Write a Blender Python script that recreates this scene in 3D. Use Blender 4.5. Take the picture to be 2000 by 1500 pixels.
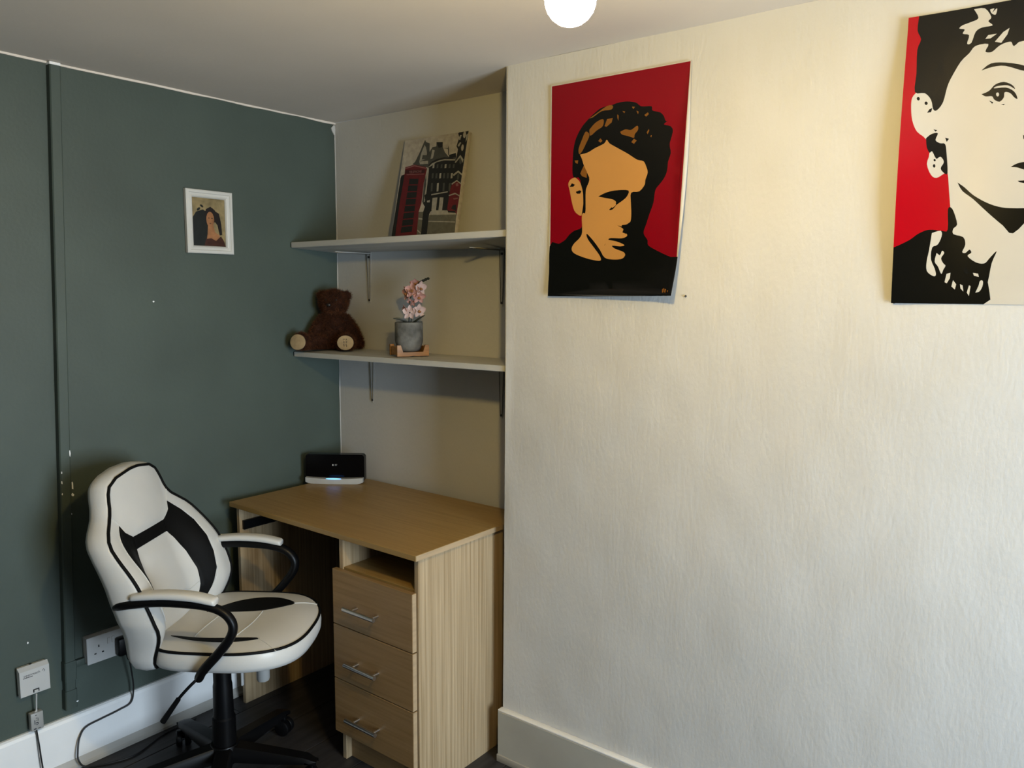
import bpy, bmesh, math, random
from mathutils import Vector, Matrix, noise
from mathutils.geometry import delaunay_2d_cdt

for o in list(bpy.data.objects): bpy.data.objects.remove(o)
scene = bpy.context.scene
COL = scene.collection
random.seed(7)

# ------------------------------------------------------------------ camera
def make_camera(loc, yaw, pitch, roll, focal_px):
    cy, sy, cp, sp = math.cos(yaw), math.sin(yaw), math.cos(pitch), math.sin(pitch)
    f = Vector((-sy*cp, cy*cp, sp)); r = Vector((cy, sy, 0)); u = r.cross(f)
    cr, sr = math.cos(roll), math.sin(roll)
    r, u = cr*r + sr*u, -sr*r + cr*u
    cd = bpy.data.cameras.new('camera'); cam = bpy.data.objects.new('camera', cd); COL.objects.link(cam)
    m = Matrix((r, u, -f)).transposed().to_4x4(); m.translation = loc
    cam.matrix_world = m
    cd.sensor_fit = 'HORIZONTAL'; cd.sensor_width = 36; cd.lens = focal_px*36/2000; cd.clip_start = .02
    scene.camera = cam
make_camera((2.4594, -2.0849, 1.4728), .651, -.1175, .0059, 1541.24)

# ------------------------------------------------------------------ light and exposure
LAMP_POS = Vector((1.880, -1.207, 1.840)); LAMP_STRENGTH = 470; LAMP_COLOR = (1, .72, .25)
world = bpy.data.worlds.new('world'); scene.world = world; world.use_nodes = True
world.node_tree.nodes['Background'].inputs[0].default_value = (.55, .72, 1, 1)
world.node_tree.nodes['Background'].inputs[1].default_value = 1.0
wl = bpy.data.lights.new('window_daylight', 'AREA'); wl.shape = 'RECTANGLE'; wl.size = 1.25; wl.size_y = .95
wl.energy = 72; wl.color = (.70, .85, 1)
wo = bpy.data.objects.new('window_daylight', wl); COL.objects.link(wo)
wo.location = (4.05, -1.22, 1.08); wo.rotation_euler = (0, math.radians(90), 0)
vs = scene.view_settings
vs.view_transform = 'Standard'; vs.look = 'None'; vs.gamma = 1; vs.use_curve_mapping = False; vs.exposure = .70
scene.cycles.use_denoising = True
scene.cycles.max_bounces = 6

# room measures, metres: left corner of the alcove on the floor is the origin
H = 2.112; W = 1.016; D = .228; GA = -.011; ROOM_X = 4.1; ROOM_Y = -4.3; CH_R = 2.9
def on_green(a, out=0, z=0):      # a = distance from the corner along the green wall, out = distance off it
    return Vector((math.sin(GA)*a + math.cos(GA)*out, -math.cos(GA)*a + math.sin(GA)*out, z))
def green_y(y, out=0, z=0): return on_green(-y, out, z)

# ------------------------------------------------------------------ materials
def lin(r, g, b):
    f = lambda c: c/12.92 if c <= .04045 else ((c+.055)/1.055)**2.4
    return (f(r/255), f(g/255), f(b/255))
MATS = {}; ALBEDO = .66      # all paints a shade darker than nominal, met by the exposure above
def pm(name, col, rough=.5, var=.08, scale=12, stretch=(1,1,1), bump=0, bscale=80, metal=0, spec=.5,
       coat=0, bdist=.002, col2=None, detail=4, bstretch=(1,1,1)):
    if not metal: col = tuple(c*ALBEDO for c in col); col2 = col2 and tuple(c*ALBEDO for c in col2)
    m = bpy.data.materials.new(name); m.use_nodes = True; nt = m.node_tree; N = nt.nodes; Lk = nt.links
    b = N['Principled BSDF']; b.inputs['Roughness'].default_value = rough; b.inputs['Metallic'].default_value = metal
    b.inputs['Specular IOR Level'].default_value = spec; b.inputs['Coat Weight'].default_value = coat
    tc = N.new('ShaderNodeTexCoord'); mp = N.new('ShaderNodeMapping'); mp.inputs['Scale'].default_value = stretch
    nz = N.new('ShaderNodeTexNoise'); nz.inputs['Scale'].default_value = scale; nz.inputs['Detail'].default_value = detail
    Lk.new(tc.outputs['Object'], mp.inputs[0]); Lk.new(mp.outputs[0], nz.inputs['Vector'])
    cr = N.new('ShaderNodeValToRGB'); e = cr.color_ramp.elements
    c2 = col2 or tuple(min(1, c*(1+var)) for c in col); c1 = col if col2 else tuple(c*(1-var) for c in col)
    e[0].position = .32; e[0].color = (*c1, 1); e[1].position = .68; e[1].color = (*c2, 1)
    Lk.new(nz.outputs['Fac'], cr.inputs[0]); Lk.new(cr.outputs[0], b.inputs['Base Color'])
    if bump:
        mp2 = N.new('ShaderNodeMapping'); mp2.inputs['Scale'].default_value = bstretch; Lk.new(tc.outputs['Object'], mp2.inputs[0])
        n2 = N.new('ShaderNodeTexNoise'); n2.inputs['Scale'].default_value = bscale; n2.inputs['Detail'].default_value = 5
        Lk.new(mp2.outputs[0], n2.inputs['Vector'])
        bp = N.new('ShaderNodeBump'); bp.inputs['Strength'].default_value = bump; bp.inputs['Distance'].default_value = bdist
        Lk.new(n2.outputs['Fac'], bp.inputs['Height']); Lk.new(bp.outputs[0], b.inputs['Normal'])
    MATS[name] = m; return m
def emis(name, col, strength):
    m = bpy.data.materials.new(name); m.use_nodes = True; N = m.node_tree.nodes; b = N['Principled BSDF']
    b.inputs['Base Color'].default_value = (*col, 1); b.inputs['Emission Color'].default_value = (*col, 1)
    b.inputs['Emission Strength'].default_value = strength; MATS[name] = m; return m

pm('wall_white', (.70,.69,.655), .75, .05, 2.2, bump=.28, bscale=110, bdist=.003, bstretch=(1,1,.45), spec=.3)
pm('wall_far', (.16,.17,.16), .8, .05, 2)
pm('ceiling_white', (.92,.83,.72), .8, .04, 2, bump=.2, bscale=60, spec=.2)
pm('wall_green', (.078,.103,.085), .55, .10, 3, bump=.25, bscale=90, bdist=.002, spec=.35)
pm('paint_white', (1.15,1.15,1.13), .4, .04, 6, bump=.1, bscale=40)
pm('paint_cream', (.55,.53,.48), .45, .06, 6)
pm('skirt_old', (.50,.485,.42), .5, .08, 5)
pm('plank', (.035,.032,.032), .5, .4, 3, stretch=(14,1.2,1), bump=.1, bscale=40, spec=.35)
pm('wood_x', (.33,.20,.058), .42, 0, 3, stretch=(1.2,36,36), col2=(.44,.28,.095), bump=.05, bscale=60, bstretch=(1,20,20), detail=6)
pm('wood_z', (.37,.255,.13), .45, 0, 3, stretch=(44,44,.7), col2=(.60,.45,.27), bump=.05, bscale=60, bstretch=(20,20,1), detail=6)
pm('wood_front', (.29,.172,.066), .45, 0, 3, stretch=(1.3,34,34), col2=(.38,.240,.108), bump=.05, bscale=60, bstretch=(1,20,20), detail=6)
pm('wood_edge_lit', (.50,.36,.21), .45, .1, 4, stretch=(2,2,20))  # pale edge banding; window light on the right edges put into its colour
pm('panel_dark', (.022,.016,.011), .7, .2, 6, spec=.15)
pm('steel', (.62,.60,.58), .28, .05, 30, metal=1)
pm('leather_white', (.76,.75,.71), .38, .04, 5, bump=.25, bscale=220, bdist=.0006, spec=.5)
pm('leather_black', (.004,.004,.004), .6, .2, 8, bump=.2, bscale=220, bdist=.0006, spec=.12)
pm('plastic_black', (.004,.004,.0045), .38, .1, 9, spec=.18)
pm('gloss_black', (.002,.002,.0025), .2, .1, 9, spec=.15)
pm('plastic_white', (.70,.70,.68), .35, .03, 9)
pm('plastic_grey', (.45,.45,.43), .4, .03, 9)
pm('dark_hole', (.01,.01,.01), .7)
pm('ink', (.05,.05,.06), .6)
pm('silver_plastic', (.55,.55,.52), .35, .05, 40)
pm('cable_black', (.008,.008,.008), .5)
pm('shelf_white', (.66,.65,.60), .55, .08, 4, stretch=(.6,6,6), bump=.25, bscale=40, bstretch=(1,10,10))
pm('bracket', (.58,.56,.50), .5, .06, 10)
pm('bracket_rib_shade', (.13,.125,.11), .5, .06, 10)  # shadow along the bracket's side lines put into the rib colour
pm('screw', (.03,.025,.02), .5)
pm('fur_brown', (.035,.012,.006), .9, .4, 30, spec=.15)
pm('fur_tips', (.095,.033,.012), .85, .5, 60, spec=.2)
pm('pad_tan', (.46,.33,.17), .9, .12, 60, bump=.3, bscale=300, bdist=.0005)
pm('thread', (.05,.035,.025), .8)
pm('nose_black', (.008,.007,.007), .4)
pm('concrete', (.165,.162,.148), .85, .5, 22, bump=.5, bscale=60, bdist=.003, spec=.2)
pm('soil', (.012,.010,.009), .95, .4, 60, bump=.6, bscale=120)
pm('bamboo', (.44,.20,.042), .5, .25, 6, stretch=(2,20,20))
pm('petal', (.62,.33,.29), .6, .15, 40)
pm('petal_pale', (.70,.52,.50), .6, .1, 40)
pm('petal_core', (.40,.16,.04), .6, .3, 60)
pm('leaf_dark', (.012,.017,.010), .4, .3, 30)
pm('frame_white', (.74,.73,.68), .45, .05, 10)
pm('glass_dark', (.02,.02,.02), .1)
emis('bulb_glow', LAMP_COLOR, LAMP_STRENGTH)
emis('led_blue', (.10,.35,1), 2.2)
GL = dict(rough=.2, var=.03, spec=.28)
for k, c in dict(r=(.25,.001,.008), k=(.004,.004,.003), t=(.60,.30,.085), b=(.24,.095,.015), w=(.62,.58,.50), r2=(.43,.002,.008)).items(): pm('print_'+k, c, scale=6, **GL)
for k, c in dict(s=(.56,.51,.43), r=(.15,.006,.010), k=(.008,.009,.008), m=(.075,.077,.068), l=(.44,.42,.36), g=(.15,.145,.11), d=(.05,.004,.006), p=(.30,.12,.12)).items(): pm('canvas_'+k, c, .7, .15, 60, bump=.15, bscale=500, bdist=.0003)
for k, c in dict(e=(.30,.23,.11), f=(.010,.013,.011), h=(.012,.008,.007), q=(.38,.17,.07), u=(.06,.018,.010)).items(): pm('small_'+k, c, .35, .3, 40)

# ------------------------------------------------------------------ mesh helpers
def link(name, me, mats, parent=None, smooth=None):
    o = bpy.data.objects.new(name, me); COL.objects.link(o)
    if isinstance(mats, str): mats = [mats]
    if not me.materials:
        for m in mats: me.materials.append(MATS[m])
    if parent: o.parent = parent
    if smooth is not None:
        me.polygons.foreach_set('use_smooth', [True]*len(me.polygons))
        if smooth < 180: me.set_sharp_from_angle(angle=math.radians(smooth))
    return o
def mesh(name, v, f, mi=None):
    me = bpy.data.meshes.new(name); me.from_pydata([tuple(p) for p in v], [], f)
    if mi: me.polygons.foreach_set('material_index', mi)
    me.update(); return me
def thing(name, label, cat, loc=(0,0,0), rz=0, group=None):
    o = bpy.data.objects.new(name, None); COL.objects.link(o); o.empty_display_size = .05
    o.location = loc; o.rotation_euler = (0,0,rz); tag(o, label, cat, group); return o
def tag(o, label, cat, group=None):
    o['label'] = label; o['category'] = cat
    if group: o['group'] = group
    return o
def struct(o): o['kind'] = 'structure'; return o
class MB:
    """collects shapes into one mesh"""
    def __init__(s): s.v=[]; s.f=[]; s.m=[]
    def add(s, v, f, m=0):
        n=len(s.v); s.v += [Vector(p) for p in v]; s.f += [tuple(i+n for i in q) for q in f]; s.m += [m]*len(f); return s
    def box(s, a, b, bev=0, m=0, mat=None, seg=2):
        bm=bmesh.new(); bmesh.ops.create_cube(bm, size=1)
        a=Vector(a); b=Vector(b)
        for v in bm.verts: v.co = Vector((a[i]+(b[i]-a[i])*(v.co[i]+.5) for i in range(3)))
        if bev: bmesh.ops.bevel(bm, geom=bm.edges[:], offset=bev, segments=seg, affect='EDGES', profile=.5)
        bmesh.ops.recalc_face_normals(bm, faces=bm.faces[:])
        bm.verts.index_update()
        vv=[v.co.copy() for v in bm.verts]
        if mat: vv=[mat @ p for p in vv]
        s.add(vv, [[v.index for v in f.verts] for f in bm.faces], m); bm.free(); return s
    def tube(s, path, r, seg=10, m=0, flat=1.0, caps=True):
        P=[Vector(p) for p in path]; n=len(P); R=r if isinstance(r,(list,tuple)) else [r]*n
        T=[(P[min(i+1,n-1)]-P[max(i-1,0)]).normalized() for i in range(n)]
        ref=Vector((0,0,1)) if abs(T[0].z)<.9 else Vector((1,0,0))
        nrm=(ref-T[0]*ref.dot(T[0])).normalized(); v=[]
        for i in range(n):
            nrm=(nrm-T[i]*nrm.dot(T[i])).normalized(); bi=T[i].cross(nrm)
            for k in range(seg):
                a=2*math.pi*k/seg; v.append(P[i]+nrm*(math.cos(a)*R[i]*flat)+bi*(math.sin(a)*R[i]))
        f=[(i*seg+k,i*seg+(k+1)%seg,(i+1)*seg+(k+1)%seg,(i+1)*seg+k) for i in range(n-1) for k in range(seg)]
        if caps: f += [tuple(range(seg-1,-1,-1)), tuple((n-1)*seg+k for k in range(seg))]
        return s.add(v,f,m)
    def lathe(s, prof, seg=28, origin=(0,0,0), mat=None, m=0):
        o=Vector(origin); v=[]; n=len(prof)
        for r,z in prof:
            for k in range(seg):
                a=2*math.pi*k/seg; p=Vector((r*math.cos(a),r*math.sin(a),z))
                v.append(o+(mat @ p if mat else p))
        f=[(i*seg+k,i*seg+(k+1)%seg,(i+1)*seg+(k+1)%seg,(i+1)*seg+k) for i in range(n-1) for k in range(seg)]
        f += [tuple(range(seg-1,-1,-1)), tuple((n-1)*seg+k for k in range(seg))]
        return s.add(v,f,m)
    def ell(s, c, r, mat=None, nu=16, nv=10, m=0):
        c=Vector(c); v=[]
        for j in range(1,nv):
            t=math.pi*j/nv
            for i in range(nu):
                p=2*math.pi*i/nu; q=Vector((r[0]*math.sin(t)*math.cos(p), r[1]*math.sin(t)*math.sin(p), r[2]*math.cos(t)))
                v.append(c+(mat @ q if mat else q))
        for z in (r[2],-r[2]):
            q=Vector((0,0,z)); v.append(c+(mat @ q if mat else q))
        top=len(v)-2; bot=len(v)-1
        f=[(j*nu+i,(j+1)*nu+i,(j+1)*nu+(i+1)%nu,j*nu+(i+1)%nu) for j in range(nv-2) for i in range(nu)]
        f+=[(top,i,(i+1)%nu) for i in range(nu)]+[(bot,(nv-2)*nu+(i+1)%nu,(nv-2)*nu+i) for i in range(nu)]
        return s.add(v,f,m)
    def prism(s, poly, h, mat=None, m=0):     # poly in xy, extruded by h along z, placed by mat
        n=len(poly); v=[Vector((x,y,0)) for x,y in poly]+[Vector((x,y,h)) for x,y in poly]
        if mat: v=[mat @ p for p in v]
        f=[tuple(range(n-1,-1,-1)),tuple(range(n,2*n))]+[(i,(i+1)%n,n+(i+1)%n,n+i) for i in range(n)]
        return s.add(v,f,m)
    def build(s, name, mats, parent=None, smooth=35):
        return link(name, mesh(name, s.v, s.f, s.m), mats, parent, smooth)
def spline(pts, n=8):
    P=[Vector(p) for p in pts]; out=[]
    for i in range(len(P)-1):
        a,b,c,d=P[max(i-1,0)],P[i],P[i+1],P[min(i+2,len(P)-1)]
        for k in range(n):
            t=k/n; out.append(.5*((2*b)+(c-a)*t+(2*a-5*b+4*c-d)*t*t+(3*b-a-3*c+d)*t**3))
    return out+[P[-1]]
def inside(p, poly):
    x,y=p; c=False; j=len(poly)-1
    for i in range(len(poly)):
        xi,yi=poly[i]; xj,yj=poly[j]
        if (yi>y)!=(yj>y) and x < (xj-xi)*(y-yi)/(yj-yi)+xi: c=not c
        j=i
    return c
def clip_rect(poly, w, h):
    def cl(P, ins, cut):
        o=[]
        for i in range(len(P)):
            a,b=P[i-1],P[i]
            if ins(b):
                if not ins(a): o.append(cut(a,b))
                o.append(b)
            elif ins(a): o.append(cut(a,b))
        return o
    ix=lambda X:(lambda a,b:(X,a[1]+(b[1]-a[1])*(X-a[0])/(b[0]-a[0]))); iy=lambda Y:(lambda a,b:(a[0]+(b[0]-a[0])*(Y-a[1])/(b[1]-a[1]),Y))
    for ins,cut in ((lambda p:p[0]>=0,ix(0)),(lambda p:p[0]<=w,ix(w)),(lambda p:p[1]>=0,iy(0)),(lambda p:p[1]<=h,iy(h))):
        poly=cl(poly,ins,cut)
        if len(poly)<3: return []
    return poly
def triangulate(polys, grid, keep):
    V=[];E=[]
    for P in polys:
        n=len(V); V+=[Vector(p) for p in P]; E+=[(n+i,n+(i+1)%len(P)) for i in range(len(P))]
    V+=[Vector(g) for g in grid]
    r=delaunay_2d_cdt(V,E,[],0,1e-6)
    vs,fs=r[0],r[2]; out=[]
    for f in fs:
        c=sum((vs[i] for i in f),Vector((0,0)))/3
        if keep(c): out.append(tuple(f))
    return vs,out
def sheet(name, art, w, h, F, mats, thick, parent=None, nx=24, ny=30, edge=0, soft=False):
    """a printed sheet: art polygons laid on a w by h rectangle, bent by F(x,y)->point, off(x,y) gives thickness direction"""
    layers=[('',[(0,0),(w,0),(w,h),(0,h)])]
    for c,l in art:
        q=[(x*w/1000,y*h/1000) for x,y in l]
        if soft and len(q)>5: q=smooth_poly(q,3)
        q=clip_rect(q,w,h)
        if q: layers.append((c,q))
    keys=list(mats); grid=[(w*i/nx,h*j/ny) for i in range(nx+1) for j in range(ny+1)]
    vs,fs=triangulate([l for _,l in layers],grid,lambda c:True)
    mi=[]
    for f in fs:
        c=sum((vs[i] for i in f),Vector((0,0)))/3; k=''
        for key,l in layers[1:]:
            if inside((c.x,c.y),l): k=key
        mi.append(keys.index(k))
    return solid(name, vs, fs, mi, F, thick, [mats[k] for k in keys], parent, edge)
def solid(name, vs, fs, mi, F, thick, mats, parent, edge=0, smooth=40):
    n=len(vs); A=[Vector(F(p.x,p.y,0)) for p in vs]; B=[Vector(F(p.x,p.y,-thick)) for p in vs]
    cnt={}
    for f in fs:
        for i in range(3):
            e=(f[i],f[(i+1)%3]); cnt[e]=1
    rim=[e for e in cnt if (e[1],e[0]) not in cnt]
    faces=list(fs)+[(f[2]+n,f[1]+n,f[0]+n) for f in fs]+[(b,a,a+n,b+n) for a,b in rim]
    m=list(mi)+[edge]*(len(fs)+len(rim))
    return link(name, mesh(name,A+B,faces,m), mats, parent, smooth)
def panel(name, poly, F, thick, mat, parent, step=.012):
    xs=[p[0] for p in poly]; ys=[p[1] for p in poly]; g=[]
    x=min(xs)
    while x<max(xs):
        y=min(ys)
        while y<max(ys):
            if inside((x,y),poly): g.append((x,y))
            y+=step
        x+=step
    vs,fs=triangulate([poly],g,lambda c:inside((c.x,c.y),poly))
    return solid(name,vs,fs,[0]*len(fs),F,thick,[mat],parent,0,50)
def smooth_poly(pts,n=5): return [(p.x,p.y) for p in spline([(x,y,0) for x,y in list(pts)+[pts[0]]],n)[:-1]]
def lettering(name, text, size, mat, parent, mtx, extrude=.0002):
    cu=bpy.data.curves.new(name,'FONT'); cu.body=text; cu.size=size; cu.extrude=extrude; cu.align_x='CENTER'; cu.align_y='CENTER'; cu.resolution_u=3
    t=bpy.data.objects.new(name,cu); COL.objects.link(t)
    me=bpy.data.meshes.new_from_object(t.evaluated_get(bpy.context.evaluated_depsgraph_get()))
    bpy.data.objects.remove(t); me.transform(mtx)
    me.materials.clear(); return link(name,me,mat,parent)
def frame_mat(o,x,y,z):   # matrix with columns x,y,z and origin o
    m=Matrix((x,y,z)).transposed().to_4x4(); m.translation=o; return m
# prints drawn in thousandths of the sheet, origin at its lower left corner
PRINT_MAN=[('r',[(7,5),(993,5),(993,995),(7,995)]),
('k',[(2,-4),(3,241),(77,252),(127,269),(162,294),(204,312),(256,325),(257,382),(241,543),(191,558),(178,587),(179,643),(184,691),(202,738),(241,783),(287,814),(339,841),(391,860),(463,865),(508,871),(572,871),(636,860),(675,840),(744,834),(752,815),(802,803),(828,786),(842,763),(856,762),(831,749),(874,738),(892,719),(885,690),(875,660),(885,622),(870,586),(867,548),(851,518),(823,493),(794,468),(786,414),(764,368),(743,321),(727,282),(761,249),(770,225),(855,195),(945,170),(1032,153),(1047,-3)]),
('t',[(234,662),(296,668),(349,684),(415,699),(434,715),(455,697),(509,674),(589,641),(656,610),(701,600),(722,575),(734,548),(720,518),(716,495),(680,469),(622,466),(623,421),(629,373),(625,337),(600,326),(560,323),(575,306),(569,290),(596,286),(604,273),(565,264),(484,268),(464,261),(526,251),(587,233),(554,228),(493,233),(514,219),(583,201),(594,184),(565,170),(491,170),(435,181),(399,217),(348,260),(297,294),(305,269),(356,226),(400,188),(406,167),(353,170),(275,184),(202,204),(180,226),(200,251),(241,275),(261,304),(257,382),(284,398),(281,451),(285,500),(310,543),(287,581),(264,614),(249,643)]),
('t',[(198,560),(234,539),(257,501),(267,452),(260,403),(250,379),(206,397),(183,431),(159,498),(147,531),(163,551)]),
('k',[(158,518),(175,534),(200,525),(186,517)]),
('k',[(206,492),(236,498),(250,493),(240,482),(216,483)]),
('k',[(247,546),(309,555),(284,508),(284,398),(269,403),(262,493)]),
('k',[(379,462),(443,478),(523,483),(602,477),(591,450),(553,431),(517,417),(489,398),(464,399),(513,425),(492,442),(431,453)]),
('t',[(474,412),(511,424),(514,417),(488,405)]),
('k',[(527,324),(574,317),(600,326),(633,337),(635,313),(603,285),(579,289),(572,307)]),
('k',[(432,234),(442,249),(437,238)]),
('b',[(300,821),(366,843),(430,864),(472,863),(464,846),(392,845),(327,823)]),
('b',[(303,770),(349,798),(405,809),(403,778),(358,762),(312,742)]),
('b',[(251,734),(276,764),(305,746),(279,709),(254,679),(230,664),(223,689)]),
('b',[(416,777),(434,807),(474,807),(468,789),(430,772)]),
('b',[(530,742),(568,750),(607,744),(650,759),(656,740),(634,723),(629,708),(590,718),(544,729)]),
('b',[(611,690),(629,704),(649,695),(631,681)]),
('b',[(239,575),(265,610),(290,580),(289,552),(253,562)]),
('b',[(371,714),(387,725),(403,712),(388,705)]),
('b',[(194,638),(222,637),(218,621),(201,626)]),
('b',[(697,801),(721,810),(728,802),(710,792)]),
('b',[(642,824),(658,819),(653,808)]),
('b',[(507,820),(517,815),(516,791),(508,805)]),
('b',[(543,832),(563,828),(557,821)]),
('b',[(716,724),(731,738),(734,730),(723,716)]),
('b',[(742,707),(752,710),(749,699)]),
('b',[(610,845),(631,842),(619,833)]),
('b',[(916,29),(932,35),(931,16),(921,13)]),
('b',[(936,31),(950,29),(947,13),(936,16)]),
('b',[(956,23),(968,24),(965,14)])]
PRINT_WOMAN=[('w',[(58,739),(41,721),(40,688),(49,643),(72,604),(113,575),(132,526),(124,490),(144,452),(169,440),(200,453),(215,455),(227,390),(237,335),(246,273),(247,171),(332,98),(396,-6),(803,1),(778,230),(827,269),(854,359),(877,551),(856,744),(697,920),(283,995),(116,775),(65,767)]),
('k',[(46,999),(43,952),(61,920),(48,885),(52,805),(51,741),(94,734),(123,709),(135,676),(152,672),(175,697),(188,746),(203,777),(238,826),(271,850),(295,871),(347,871),(337,848),(363,843),(391,859),(416,866),(439,866),(451,851),(487,863),(591,823),(679,805),(776,741),(845,643),(878,602),(912,624),(935,735),(896,965),(500,1003),(44,1017)]),
('w',[(278,992),(322,989),(351,957),(340,945),(359,929),(316,928),(291,917),(277,884),(259,883),(265,910),(238,918),(245,931),(222,937),(235,946),(270,952),(299,961)]),
('w',[(373,875),(404,902),(428,912),(421,892),(399,868)]),
('w',[(333,889),(344,900),(379,900),(354,888)]),
('w',[(344,982),(361,983),(354,971),(372,982),(368,962),(350,970)]),
('k',[(326,787),(363,806),(423,802),(496,784),(498,767),(424,791),(373,794)]),
('k',[(334,709),(364,717),(387,735),(421,740),(455,727),(468,712),(439,727),(396,729),(384,723),(431,721),(466,704),(481,680),(468,685),(450,701),(428,706),(426,689),(410,677),(388,686),(378,698),(352,700)]),
('w',[(406,701),(405,697),(401,695),(396,698),(394,702),(395,707),(400,708),(404,706)]),
('k',[(367,685),(385,678),(381,673)]),
('k',[(416,668),(432,668),(429,664)]),
('k',[(598,755),(636,771),(682,770),(746,744),(684,757),(629,760)]),
('k',[(622,679),(647,703),(681,710),(721,695),(754,666),(724,662),(695,649),(671,658),(658,672)]),
('k',[(75,716),(73,712),(69,711),(64,713),(61,718),(63,722),(67,723),(72,721)]),
('k',[(110,698),(108,694),(104,693),(99,695),(96,700),(98,704),(102,705),(107,703)]),
('k',[(110,666),(118,677),(131,681),(127,667)]),
('k',[(142,607),(159,604),(152,599)]),
('k',[(113,579),(135,592),(162,593),(154,570),(175,558),(196,554),(205,521),(215,455),(200,455),(184,472),(196,493),(180,512),(162,506),(143,532),(132,528),(118,549)]),
('k',[(194,576),(211,571),(202,561)]),
('k',[(161,501),(159,497),(154,498),(151,502),(153,505),(158,505)]),
('k',[(161,481),(159,476),(153,477),(150,482),(152,487),(158,487)]),
('k',[(474,459),(499,469),(536,472),(582,461),(631,447),(584,440),(531,447),(501,456)]),
('k',[(507,412),(546,412),(596,406),(548,400),(514,407)]),
('k',[(514,561),(527,553),(573,543),(533,542),(517,547)]),
('k',[(260,420),(291,402),(330,374),(385,347),(438,330),(490,323),(572,323),(650,349),(575,297),(505,239),(462,266),(397,311),(331,360),(283,390)]),
('k',[(-48,194),(0,201),(68,226),(104,247),(150,261),(206,256),(232,259),(227,328),(240,335),(255,316),(271,276),(256,262),(258,243),(300,232),(312,206),(301,181),(315,177),(331,188),(340,177),(325,166),(362,144),(398,140),(418,158),(445,181),(428,140),(418,76),(397,-6),(-27,-13)]),
('w',[(165,249),(202,256),(208,237),(193,208),(170,198),(168,157),(187,124),(194,101),(181,98),(153,116),(150,150),(157,187)]),
('w',[(191,179),(206,171),(214,186),(224,178),(212,160),(223,142),(233,134),(225,120),(217,105),(201,131),(185,149)]),
('w',[(234,76),(240,105),(257,109),(256,90),(244,72)]),
('w',[(265,61),(270,83),(285,69),(281,50)]),
('w',[(301,69),(313,65),(318,43),(305,54)]),
('w',[(333,40),(340,65),(347,62),(343,28)]),
('w',[(353,108),(375,105),(379,94),(358,98)]),
('w',[(369,40),(380,62),(385,80),(397,80),(397,62),(386,44)]),
('k',[(803,1),(784,177),(849,196),(997,161),(1014,4)])]
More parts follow.
